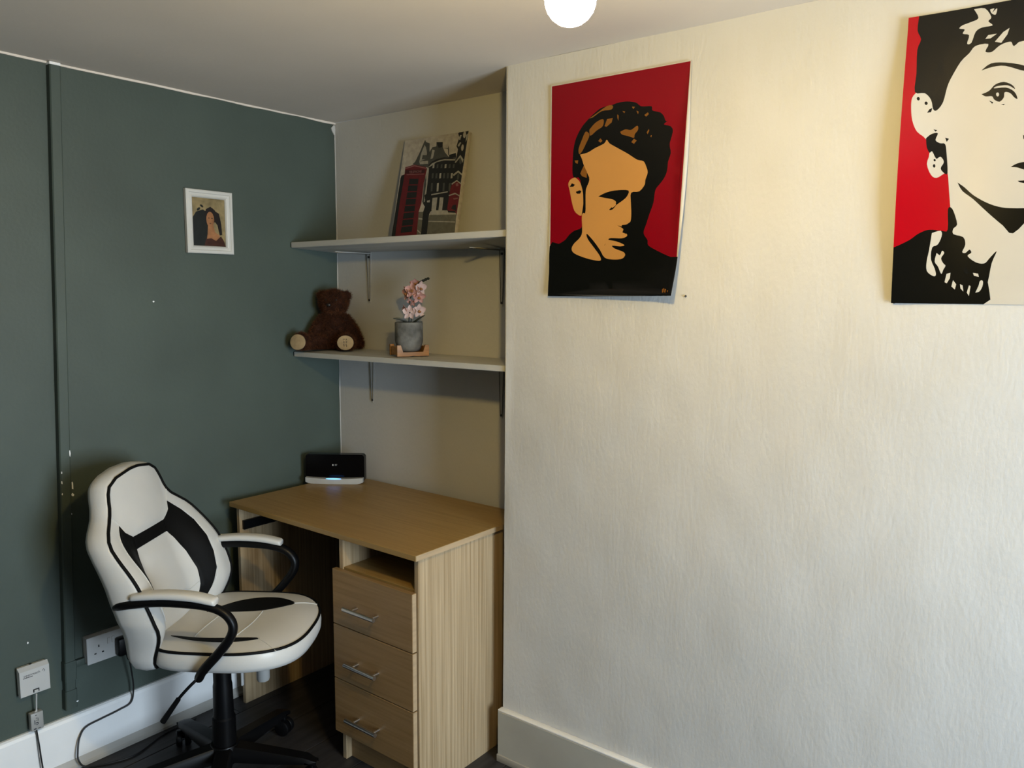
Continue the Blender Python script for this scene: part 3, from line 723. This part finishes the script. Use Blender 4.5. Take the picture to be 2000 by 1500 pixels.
# --- arms
for s in (-1,1):
    y=.246*s
    path=spline([(-.175,y*.92,.628),(-.150,y,.642),(-.06,y,.654),(.04,y,.652),(.095,y,.643),(.128,y,.626),(.145,y,.598),(.138,y,.565),(.105,y,.520),(.060,y*.98,.470),(.040,y*.93,.440)],6)
    a=MB().tube(path,[.0155]*len(path),12,flat=.8).build('armrest','plastic_black',CHR,60)
    pp=spline([(-.122,y,.667),(-.10,y,.671),(-.03,y,.676),(.04,y,.673),(.09,y,.664),(.103,y,.660)],5)
    R=[.012+.006*math.sin(math.pi*min(1,max(0,i/(len(pp)-1)))**.5) for i in range(len(pp))]
    m=MB()
    vv=[]
    for i,p in enumerate(pp):
        w=.021*min(1,.55+.45*math.sin(math.pi*(i+.6)/(len(pp)+.2))**.35); hgt=.0105*min(1,.6+.4*math.sin(math.pi*(i+.6)/(len(pp)+.2))**.4)
        for k in range(16):
            t=2*math.pi*k/16; cx,sx=math.cos(t),math.sin(t)
            vv.append(Vector((p.x,p.y+w*math.copysign(abs(cx)**.6,cx),p.z+hgt*math.copysign(abs(sx)**.7,sx))))
    n=len(pp)
    m.add(vv,[(i*16+k,i*16+(k+1)%16,(i+1)*16+(k+1)%16,(i+1)*16+k) for i in range(n-1) for k in range(16)]+[tuple(range(15,-1,-1)),tuple((n-1)*16+k for k in range(16))])
    m.build('arm_pad','leather_white',a,60)
# --- under the seat
MB().box((-.06,-.11,.415),(.20,.11,.440),.004).box((-.02,-.075,.385),(.11,.075,.418),.006).build('seat_plate','plastic_black',CHR)
MB().tube(spline([(.10,0,.405),(-.06,0,.398),(-.165,0,.40),(-.215,0,.425),(-.235,0,.50),(-.262,0,.60)],5),.017,10,flat=.45).build('back_bracket','plastic_black',CHR)
MB().lathe([(.001,.10),(.034,.10),(.034,.20),(.030,.205),(.028,.30),(.026,.31),(.026,.40),(.001,.40)],24).build('column','plastic_black',CHR)
MB().tube(spline([(.02,-.06,.395),(-.02,-.105,.375),(-.06,-.13,.335),(-.085,-.14,.300)],5),.0045,8).tube([(-.068,-.134,.325),(-.110,-.148,.262)],[.007,.0085],10).build('lever','plastic_black',CHR)
MB().lathe([(.001,-.055),(.017,-.055),(.019,-.05),(.019,-.012),(.012,-.008),(.012,.03),(.001,.03)],18,(.125,.0,.375)).build('tension_knob','plastic_grey',CHR)
MB().box((.058,-.004,.30),(.064,.004,.385),.001,seg=1).build('hang_tag','plastic_white',CHR)
# --- five star base and castors
MB().lathe([(.001,.062),(.040,.062),(.046,.075),(.046,.105),(.040,.118),(.001,.118)],24).build('hub','plastic_black',CHR)
for k in range(5):
    a=math.radians(-2+72*k); rm=Matrix.Rotation(a,3,'Z')
    m=MB(); n=9; vv=[]
    for i in range(n):
        t=i/(n-1); r=.03+.255*t; w=.027-.005*t; zt=.116-.026*t-.004*t*t; zb=.070-.004*t+.010*t*t
        if i==n-1: w*=.6; zt-=.010
        for (yy,zz) in ((-w,zb),(w,zb),(w,zt-.010),(w*.72,zt),(-w*.72,zt),(-w,zt-.010)): vv.append(rm@Vector((r,yy,zz)))
    m.add(vv,[(i*6+q,i*6+(q+1)%6,(i+1)*6+(q+1)%6,(i+1)*6+q) for i in range(n-1) for q in range(6)]+[tuple(range(5,-1,-1)),tuple((n-1)*6+q for q in range(6))])
    m.build('leg','plastic_black',CHR,40)
    c=MB(); ctr=rm@Vector((.268,0,0)); wa=Matrix.Rotation(a+.7+k,3,'Z')@Matrix.Rotation(math.radians(90),3,'X')
    for sgn in (-1,1): c.lathe([(.001,.004*sgn),(.024,.004*sgn),(.026,.007*sgn),(.026,.019*sgn),(.021,.023*sgn),(.001,.023*sgn)],20,Vector((ctr.x,ctr.y,.0262)),wa)
    c.tube([(ctr.x,ctr.y,.026),(ctr.x,ctr.y,.075)],.007,10)
    c.build('castor','plastic_black',CHR,50)

# ================================================================== ceiling lamp
lp=thing('pendant_lamp','round glowing bulb hanging from the ceiling at the top edge','lamp',(LAMP_POS.x,LAMP_POS.y,LAMP_POS.z))
prof=[(.0005,-.033),(.008,-.032),(.016,-.0289),(.0235,-.0232),(.029,-.0158),(.0322,-.007),(.033,0),(.0322,.007),(.029,.0158),(.0245,.023),(.0190,.032),(.0155,.040),(.0140,.048),(.0005,.048)]
MB().lathe(prof,28).build('bulb','bulb_glow',lp,60)
MB().lathe([(.0005,.046),(.017,.046),(.019,.05),(.019,.085),(.012,.098),(.004,.102),(.0005,.102)],20).build('lamp_holder','plastic_white',lp)
ch=H-LAMP_POS.z
MB().tube([(0,0,.10),(0,0,ch-.02)],.003,8).build('flex','plastic_white',lp)
MB().lathe([(.0005,ch-.030),(.012,ch-.030),(.030,ch-.018),(.036,ch-.006),(.036,ch+.003),(.0005,ch+.003)],24).build('ceiling_rose','plastic_white',lp)

# ================================================================== router on the desk
rt=thing('router','black router with silver foot and blue light on the desk','router',(.128,-.135,.7405),math.atan2(.13,.188))
def rrect(w,h,r,x0=0,z0=0,n=5):
    P=[]
    for cx,cz,a in ((w/2-r,r,-90),(w/2-r,h-r,0),(-w/2+r,h-r,90),(-w/2+r,r,180)):
        for k in range(n+1):
            t=math.radians(a+90*k/n); P.append((x0+cx+r*math.cos(t),z0+cz+r*math.sin(t)))
    return P
bm=bmesh.new()
poly=rrect(.226,.106,.012,0,.004)
vs=[bm.verts.new((x,-.012-.006*(1-(x/.113)**2),z)) for x,z in poly]; fc=bm.faces.new(vs)
r=bmesh.ops.extrude_face_region(bm,geom=[fc])
for e in r['geom']:
    if isinstance(e,bmesh.types.BMVert): e.co.y=.020
bmesh.ops.recalc_face_normals(bm,faces=bm.faces[:]); me=bpy.data.meshes.new('casing'); bm.to_mesh(me); bm.free()
link('casing',me,'gloss_black',rt,30)
# silver foot with a curved upper edge
m=MB(); n=20; vv=[]
for i in range(n+1):
    x=-.110+.220*i/n; e=(x/.110); zt=.020+.0035*e*e; zb=.0+.006*max(0,abs(e)-.85)/.15; y=-.030-.006*(1-e*e)
    for p in ((x,y,zb),(x,y,zt),(x,-.010,zt),(x,-.010,zb)): vv.append(p)
m.add(vv,[(i*4+k,i*4+(k+1)%4,(i+1)*4+(k+1)%4,(i+1)*4+k) for i in range(n) for k in range(4)]+[(3,2,1,0),(n*4,n*4+1,n*4+2,n*4+3)])
m.build('foot','silver_plastic',rt,30)
MB().ell((0,-.0355,.0205),(.030,.0030,.0024),nu=20,nv=8).build('status_light','led_blue',rt)
lettering('logo','BT',.0085,'plastic_grey',rt,Matrix.Translation((.006,-.0186,.070))@Matrix.Rotation(math.radians(90),4,'X'))
MB().lathe([(.0001,0),(.0034,0),(.0034,.0005),(.0001,.0005)],14,(-.006,-.0180,.070),Matrix.Rotation(math.radians(90),3,'X')).build('logo','plastic_grey',rt)

# ================================================================== orchid in a concrete pot on a bamboo stand
SZ=1.2475
st=thing('plant_stand','honey coloured bamboo plant stand under the concrete pot','plant stand',(.508,-.117,SZ),math.radians(63))
for yy in (-.046,.034):
    w=.057; poly=[(-w,0),(-.012,.0),(0,.002),(.012,.0),(w,0),(w,.038),(.044,.038),(.036,.014),(-.036,.014),(-.044,.038),(-w,.038)]
    MB().prism(poly,.012,frame_mat(Vector((0,yy+.012,0)),(1,0,0),(0,0,1),(0,-1,0))).build('stand_board','bamboo',st,None)
for xx in (-.057,.045): MB().box((xx,-.034,.004),(xx+.012,.022,.032),.001,seg=1).build('stand_rail','bamboo',st)
pt=thing('plant_pot','grey concrete plant pot holding the pink orchid','plant pot',(.508,-.117,SZ+.0145))
R=.0485
MB().lathe([(.001,0),(.030,0),(.036,.003),(.0405,.010),(R-.001,.030),(R,.038),(R,.098),(R-.0015,.101),(R-.006,.101),(R-.007,.098),(R-.007,.088),(.001,.088)],40).build('pot','concrete',pt,40)
MB().lathe([(.001,.089),(R-.0072,.087),(R-.0072,.091),(.025,.094),(.001,.095)],28).build('soil','soil',pt)
ocz=SZ+.0145+.090
orc=thing('orchid','pale pink orchid spray with narrow dark leaves','orchid',(.508,-.117,ocz))
cr_=Vector((.796,.606,0)); cf=Vector((-.606,.796,0))       # right and away, as the spray is turned
def L(a,b,c): return cr_*a+Vector((0,0,1))*b+cf*c
stem=spline([L(.0,0,0),L(.003,.05,0),L(.006,.09,.004),L(.018,.125,.004),L(.040,.150,.0),L(.060,.158,-.002)],6)
MB().tube(stem,[.0022]*len(stem),8).build('stem','leaf_dark',orc)
st2=spline([L(.004,0,.004),L(.012,.03,.004),L(.024,.055,0)],6); MB().tube(st2,.0016,8).build('stem','leaf_dark',orc)
def blade(pts,w,name,mat):
    P=spline(pts,6); n=len(P); v=[];
    for i,p in enumerate(P):
        t=i/(n-1); ww=w*math.sin(math.pi*min(1,.12+.88*t))**.7*(1 if t<.97 else .3); T=(P[min(i+1,n-1)]-P[max(0,i-1)]).normalized()
        sd=T.cross(cf); sd.normalize()
        up=sd.cross(T)
        v+= [p-sd*ww,p+up*ww*.35,p+sd*ww,p-up*.0006]
    f=[(i*4+k,i*4+(k+1)%4,(i+1)*4+(k+1)%4,(i+1)*4+k) for i in range(n-1) for k in range(4)]+[(3,2,1,0),tuple((n-1)*4+k for k in range(4))]
    link(name,mesh(name,v,f),mat,orc,50)
blade([L(0,0,0),L(-.012,.014,-.004),L(-.030,.022,-.008),L(-.054,.024,-.010)],.0050,'leaf','leaf_dark')
blade([L(.004,0,0),L(.020,.012,-.004),L(.040,.026,-.006),L(.058,.036,-.006)],.0036,'leaf','leaf_dark')
blade([L(0,0,.01),L(.02,.008,.02),L(.045,.012,.03)],.004,'leaf','leaf_dark')
blade([L(-.004,0,0),L(-.014,.008,-.014),L(-.028,.008,-.026)],.004,'leaf','leaf_dark')
def flower(c,tilt,turn,size,mat,core=True):
    c=L(*c); view=Matrix((cr_,Vector((0,0,1)),-cf)).transposed()    # faces outward from the wall
    rot=view@Matrix.Rotation(turn,3,'Y')@Matrix.Rotation(tilt,3,'X')
    fl=None
    for k in range(5):
        a=math.radians(90+72*k); wd=.46 if k in (1,4) else .33
        m=MB(); n=8; vv=[]
        for i in range(n+1):
            t=i/n; w=size*wd*math.sin(math.pi*min(1,.08+.90*t))**.75; r=size*(.10+.95*t); cup=size*(.28*t*t-.10*t)
            for q in (-1,-.5,0,.5,1):
                p=Vector((r*math.cos(a)-q*w*math.sin(a), r*math.sin(a)+q*w*math.cos(a), cup+size*.10*q*q)); vv.append(c+rot@p)
        f=[(i*5+k2,i*5+k2+1,(i+1)*5+k2+1,(i+1)*5+k2) for i in range(n) for k2 in range(4)]
        nn=len(vv); vv2=[p-(rot@Vector((0,0,.0007))) for p in vv]
        edge=[i*5 for i in range(n+1)]+[n*5+1,n*5+2,n*5+3]+[i*5+4 for i in range(n,-1,-1)]+[3,2,1]
        ff=f+[tuple(nn+j for j in q[::-1]) for q in f]+[(edge[i],edge[(i+1)%len(edge)],nn+edge[(i+1)%len(edge)],nn+edge[i]) for i in range(len(edge))]
        o=link('petal',mesh('petal',vv+vv2,ff),mat,orc,60)
    if core:
        MB().ell(c+rot@Vector((0,-.1*size,.18*size)),(.16*size,.22*size,.20*size),rot,10,6).ell(c+rot@Vector((.14*size,-.12*size,.30*size)),(.09*size,.16*size,.10*size),rot,8,6).ell(c+rot@Vector((-.14*size,-.12*size,.30*size)),(.09*size,.16*size,.10*size),rot,8,6).build('flower_core','petal_core',orc)
flower((.016,.120,-.012),-.1,-.35,.027,'petal')
flower((.041,.128,-.010),.1,.8,.025,'petal_pale')
flower((.036,.098,-.006),.45,.45,.023,'petal')
flower((-.006,.110,.004),.2,-1.0,.025,'petal')
flower((.022,.146,.004),.5,.1,.018,'petal')
flower((.006,.044,-.014),-.2,-.25,.025,'petal_pale',False)
flower((.036,.050,-.006),.0,.5,.024,'petal_pale')
flower((-.010,.052,.002),.3,-1.1,.020,'petal')
flower((.010,.080,.004),.6,-.4,.016,'petal',False)
for b in (L(.060,.158,-.002),L(.052,.154,-.004),L(.068,.161,0)): MB().ell(b,(.0055,.0055,.0048),nu=10,nv=8).build('bud','leaf_dark',orc)

# ================================================================== teddy bear, local -y is its front
BZ=1.2465
br=thing('teddy_bear','brown furry teddy bear sitting on the lower shelf','teddy bear',(.082,-.088,BZ),math.radians(38))
def ballset():
    m=MB()
    m.ell((0,0,.072),(.054,.046,.074),nu=24,nv=16)             # trunk
    m.ell((0,-.004,.045),(.058,.050,.046),nu=24,nv=16)
    m.ell((0,-.006,.178),(.053,.047,.048),nu=24,nv=16)         # head
    m.ell((-.004,-.044,.164),(.026,.026,.022),nu=20,nv=12)     # muzzle
    for s in (-1,1):
        m.ell((s*.046,.002,.204),(.019,.012,.019),nu=16,nv=12) # ears
    def limb(pts):
        P=spline([p[:3] for p in pts],6); R=[p.z for p in spline([(i,0,p[3]) for i,p in enumerate(pts)],6)]
        m.tube(P,R,16)
        m.ell(P[-1],(R[-1],)*3,nu=16,nv=10); m.ell(P[0],(R[0],)*3,nu=16,nv=10)
    limb([(-.030,-.015,.030,.030),(-.070,-.060,.030,.027),(-.096,-.098,.028,.024)])
    limb([(.030,-.015,.030,.030),(.046,-.050,.027,.026),(.058,-.080,.026,.023)])
    limb([(.042,.0,.112,.022),(.070,-.004,.070,.022),(.088,-.006,.036,.019),(.096,-.010,.022,.016)])
    limb([(-.042,.0,.112,.022),(-.062,-.022,.078,.021),(-.070,-.040,.054,.018)])
    for c,r in (((-.102,-.104,.034),(.036,.024,.0335)),((.060,-.086,.031),(.034,.022,.0315))): m.ell(c,r,Matrix.Rotation(-.75 if c[0]<0 else -.1,3,'Z'),18,12)
    return m
bo=ballset().build('body','fur_brown',br,180)
rm=bo.modifiers.new('r','REMESH'); rm.mode='VOXEL'; rm.voxel_size=.0042
sm=bo.modifiers.new('s','SMOOTH'); sm.factor=.5; sm.iterations=6
bme=bpy.data.meshes.new_from_object(bo.evaluated_get(bpy.context.evaluated_depsgraph_get()))
bo.modifiers.clear(); bo.data=bme; bme.polygons.foreach_set('use_smooth',[True]*len(bme.polygons))
pads=[]
def pad(c,nrm,r,name='foot_pad'):
    z=Vector(nrm).normalized(); x=Vector((0,0,1)).cross(z).normalized(); y=z.cross(x); mt=frame_mat(Vector(c),x,y,z)
    m=MB(); n=28; P=[(r[0]*math.cos(2*math.pi*k/n),r[1]*math.sin(2*math.pi*k/n)) for k in range(n)]
    v=[mt@Vector((a,b,-.006)) for a,b in P]+[mt@Vector((a,b,.001)) for a,b in P]+[mt@Vector((a*.8,b*.8,.003)) for a,b in P]+[mt@Vector((0,0,.0036))]
    m.add(v,[(i*n+k,i*n+(k+1)%n,(i+1)*n+(k+1)%n,(i+1)*n+k) for i in range(2) for k in range(n)]+[(2*n+k,2*n+(k+1)%n,3*n) for k in range(n)])
    o=m.build(name,'pad_tan',br,60); pads.append((Vector(c),max(r)*1.02,z)); return mt,o
n1=Vector((-.35,-.93,.10)); n2=Vector((.05,-1,.08))
pad(Vector((-.1105,-.1285,.0345)),n1,(.031,.0285))
mt,po=pad(Vector((.0615,-.1090,.0315)),n2,(.0300,.0272))
m=MB()      # stitched writing on the pad, too worn to read
for row,xx in ((0,-.005),(1,.004)):
    for k in range(5):
        yy=.013-.0062*k; m.tube([mt@Vector((xx-.0022,yy,.0042)),mt@Vector((xx+.0018,yy+.0018*(-1)**k,.0042)),mt@Vector((xx+.0006,yy-.0026,.0042))],.0007,5)
m.build('embroidery','thread',po)
MB().ell((-.006,-.0705,.170),(.0085,.005,.006),nu=14,nv=8).build('nose','nose_black',br)
for s in (-1,1): MB().ell((s*.019-.002,-.047,.188),(.0042,.0035,.0042),nu=12,nv=8).build('eye','nose_black',br)
# fur strands
bm=bmesh.new(); bm.from_mesh(bme); bmesh.ops.triangulate(bm,faces=bm.faces[:])
fa=[]; cum=0
for t in bm.faces:
    cum+=t.calc_area(); fa.append((cum,t))
import bisect
keys=[a for a,_ in fa]; v=[];f=[]
rnd=random.Random(3)
for i in range(36000):
    t=fa[min(len(fa)-1,bisect.bisect(keys,rnd.random()*cum))][1]
    a,b=rnd.random(),rnd.random()
    if a+b>1: a,b=1-a,1-b
    q=[x.co for x in t.verts]; p=q[0]+(q[1]-q[0])*a+(q[2]-q[0])*b; nr=t.normal
    if any((p-c).length<r and nr.dot(z)>.3 for c,r,z in pads): continue
    if p.z<.0035: continue
    d=(nr+Vector((rnd.uniform(-.6,.6),rnd.uniform(-.6,.6),rnd.uniform(-.9,.25)))).normalized()
    ln=rnd.uniform(.007,.0150); tip=p+d*ln
    if tip.z<.001: tip.z=.001
    sd=d.orthogonal().normalized(); sd=Matrix.Rotation(rnd.uniform(0,6.28),3,d)@sd
    n=len(v); v+=[p-sd*.00045,p+sd*.00045,tip]; f.append((n,n+1,n+2))
bm.free()
fu=link('fur',mesh('fur',v,f),'fur_tips',br); fu['kind']='stuff'

# ================================================================== things on the green wall
def gmat(y,z,out=0):      # matrix on the green wall: x along the wall towards the corner, y up, z off the wall
    u=(on_green(0)-on_green(1)); return frame_mat(green_y(y,out,z),u,Vector((0,0,1)),gn)
# cable trunking, leaning slightly, with a coupler and a stub to the socket
tr=thing('cable_trunking','green painted cable trunking running up the green wall','trunking',green_y(-1.09,0,.195))
def trunk(z0,z1,w,t,name):
    yl=lambda z:-1.0985+.0635*(z-.20)/1.912; P=[]
    for z in (z0,z1):
        for a,b in ((0,0),(0,t-.003),(.003,t),(w-.003,t),(w,t-.003),(w,0)):
            P.append(green_y(yl(z)+a-.0005-(w-.030)/2,b,z)-tr.location)
    return MB().add(P,[(k,(k+1)%6,6+(k+1)%6,6+k) for k in range(6)]+[(5,4,3,2,1,0),(6,7,8,9,10,11)]).build(name,'wall_green',tr,None)
trunk(.200,H-.006,.030,.024,'channel'); trunk(.285,.345,.034,.027,'coupler'); trunk(.196,.255,.034,.027,'coupler')
MB().box((0,0,0),(.036,.022,.014),.002,mat=Matrix.Translation(-tr.location)@gmat(-1.066,.315)).build('stub','wall_green',tr)
def chip(mt,r,seed,parent,name='paint_chip'):
    rr=random.Random(seed); P=[(r[0]*(.6+.5*rr.random())*math.cos(k*.785),r[1]*(.6+.5*rr.random())*math.sin(k*.785)) for k in range(8)]
    return MB().prism(P,.0006,mt).build(name,'paint_white',parent,None)
Ti=Matrix.Translation(-tr.location)
for i,(y,z,o,rx,rz) in enumerate(((-1.045,.985,.0245,.002,.012),(-1.043,.885,.0242,.003,.016),(-1.044,.858,.0242,.004,.006),(-1.071,.930,.0242,.002,.005),(-1.072,.900,.0242,.002,.006),(-1.073,.865,.0242,.0015,.004),(-1.05,.80,.0242,.0015,.003),(-1.068,.215,.0275,.005,.003))):
    chip(Ti@gmat(y,z,o),(rx,rz),i,tr)
MB().box((0,0,0),(.030,.008,.025),.001,seg=1,mat=Ti@gmat(-1.0365,H-.010)).build('bare_end','paint_white',tr)
# double socket
so=thing('double_socket','white double wall socket behind the office chair','socket',green_y(-.96,0,.318))
Si=Matrix.Translation(-so.location); SM=Si@gmat(-1.034,.3165)
MB().box((.001,.001,.0),(.145,.085,.024),.002,mat=SM).build('back_box','plastic_white',so)
MB().box((0,0,.0242),(.146,.086,.033),.003,mat=SM).build('face_plate','plastic_white',so)
for ox in (.036,.110):
    for a,b,w,h in ((0,.052,.0035,.008),(-.0115,.030,.0065,.004),(.0115,.030,.0065,.004)): MB().box((ox+a-w/2,b-h/2,.0325),(ox+a+w/2,b+h/2,.0334),0,mat=SM).build('pin_hole','dark_hole',so,None)
for ox in (.066,.080):
    MB().box((ox-.0045,.050,.033),(ox+.0045,.070,.0362),.001,seg=1,mat=SM).build('rocker_switch','plastic_white',so)
pl=thing('plug','black mains plug in the socket behind the chair','plug',green_y(-.925,.034,.345))
Pi=Matrix.Translation(-pl.location)
MB().box((-.026,-.030,.0345),(.026,.028,.062),.006,mat=Pi@gmat(-.924,.350)).build('plug_body','plastic_black',pl)
MB().tube([Pi@gmat(-.918,.322)@Vector((0,0,.048)),Pi@gmat(-.915,.298)@Vector((0,0,.048))],[.007,.004],10).build('strain_relief','plastic_black',pl)
cb=MB().tube(spline([green_y(-.914,.048,.300),green_y(-.905,.040,.250),green_y(-.897,.030,.190),green_y(-.905,.026,.142),green_y(-.943,.024,.131),green_y(-1.0,.024,.126),green_y(-1.047,.025,.120),green_y(-1.068,.028,.096),green_y(-1.079,.036,.060),green_y(-1.080,.042,.030),green_y(-1.060,.050,.0045),green_y(-1.00,.085,.0035),green_y(-.93,.10,.0035),green_y(-.82,.060,.0035),green_y(-.70,.052,.0035)],8),.0026,8).build('power_cable','cable_black')
tag(cb,'thin black power cable looping down past the white skirting','cable')
# telephone master socket
tb=thing('telephone_socket','white telephone master socket box low on the green wall','telephone socket',green_y(-1.18,0,.287))
Ti2=Matrix.Translation(-tb.location); TM=Ti2@gmat(-1.2225,.287)
MB().box((.003,.003,0),(.079,.086,.016),.003,mat=TM).build('back_box','plastic_white',tb)
m=MB(); P=[(0,0,.0165),(.082,0,.0165),(.082,.088,.0165),(0,.088,.0165),(.001,.002,.030),(.081,.002,.030),(.081,.078,.030),(.001,.078,.030),(.003,.088,.0175),(.079,.088,.0175)]
m.add([TM@Vector(p) for p in P],[(3,2,1,0),(4,5,6,7),(0,1,5,4),(1,2,6,5),(3,0,4,7),(2,3,7,6)]); m.build('cover','plastic_white',tb,None)
lettering('lettering','openreach',.0105,'ink',tb,TM@Matrix.Translation((.034,.064,.0302)))
MB().box((.010,.0565,.0300),(.036,.0585,.0303),0,mat=TM).build('lettering','ink',tb,None)
MB().tube([TM@Vector((.062,.064,.0302)),TM@Vector((.0655,.069,.0302)),TM@Vector((.069,.063,.0302)),TM@Vector((.066,.060,.0302))],.0007,5).build('logo','ink',tb)
MB().box((.034,.006,.0295),(.051,.016,.0303),0,mat=TM).build('jack','dark_hole',tb,None)
MB().box((.037,.004,.030),(.048,.013,.0325),.001,seg=1,mat=TM).build('plug_tab','plastic_white',tb)
MB().box((.035,.0875,.008),(.041,.0885,.016),0,mat=TM).build('notch','dark_hole',tb,None)
# hanging filter block with leads
ad=thing('line_filter','small grey plastic line filter hanging below the telephone socket','adapter',green_y(-1.18,.012,.172))
Ai=Matrix.Translation(-ad.location); AM=Ai@gmat(-1.2005,.176,.013)
MB().box((0,0,0),(.034,.054,.020),.0025,mat=AM).build('casing','plastic_grey',ad)
for i,(a,b,w,h) in enumerate(((.012,.046,.004,.002),(.013,.037,.004,.002),(.009,.020,.0022,.013),(.014,.030,.003,.002),(.013,.022,.005,.003),(.013,.017,.005,.002),(.018,.028,.0015,.010),(.018,.018,.0018,.006),(.006,.004,.007,.004),(.018,.004,.007,.0022))):
    MB().box((a,b,.0198),(a+w,b+h,.0203),0,mat=AM).build('printed_mark','ink',ad,None)
MB().tube([AM@Vector(p) for p in spline([(.018,.052,.010),(.0195,.060,.011),(.019,.085,.016),(.0185,.112,.022)],5)],[.0055]*1+[.0045]*2+[.0030]*2+[.0022]*11,10).build('lead','plastic_white',ad)
MB().tube([AM@Vector(p) for p in spline([(.016,.003,.010),(.0165,-.012,.012),(.018,-.05,.018),(.020,-.09,.020),(.022,-.125,.022),(.020,-.155,.026),(.015,-.1725,.036)],5)],.0023,8).build('lead','cable_black',ad)
# a filled nail hole and loose paint
for (y,z,l) in ((-.755,1.432,'tiny white paint chip on the green wall beneath the picture frame'),(-1.184,.437,'tiny white paint chip on the green wall above the telephone socket')):
    o=chip(gmat(y,z,.0025),(.0035,.0035),int(z*99),None,'paint_chip'); tag(o,l,'paint chip')
# ragged white paint edge where green wall meets ceiling and alcove
o=MB().prism([(-.002,0),(-.016,-.014),(-.013,-.024),(-.006,-.034),(-.002,-.040),(.003,-.02)],.004,gmat(-.003,H-.006,.001)).build('paint_chip','wall_white',None,None)
tag(o,'ragged white plaster patch in the top corner of the green wall','plaster patch')
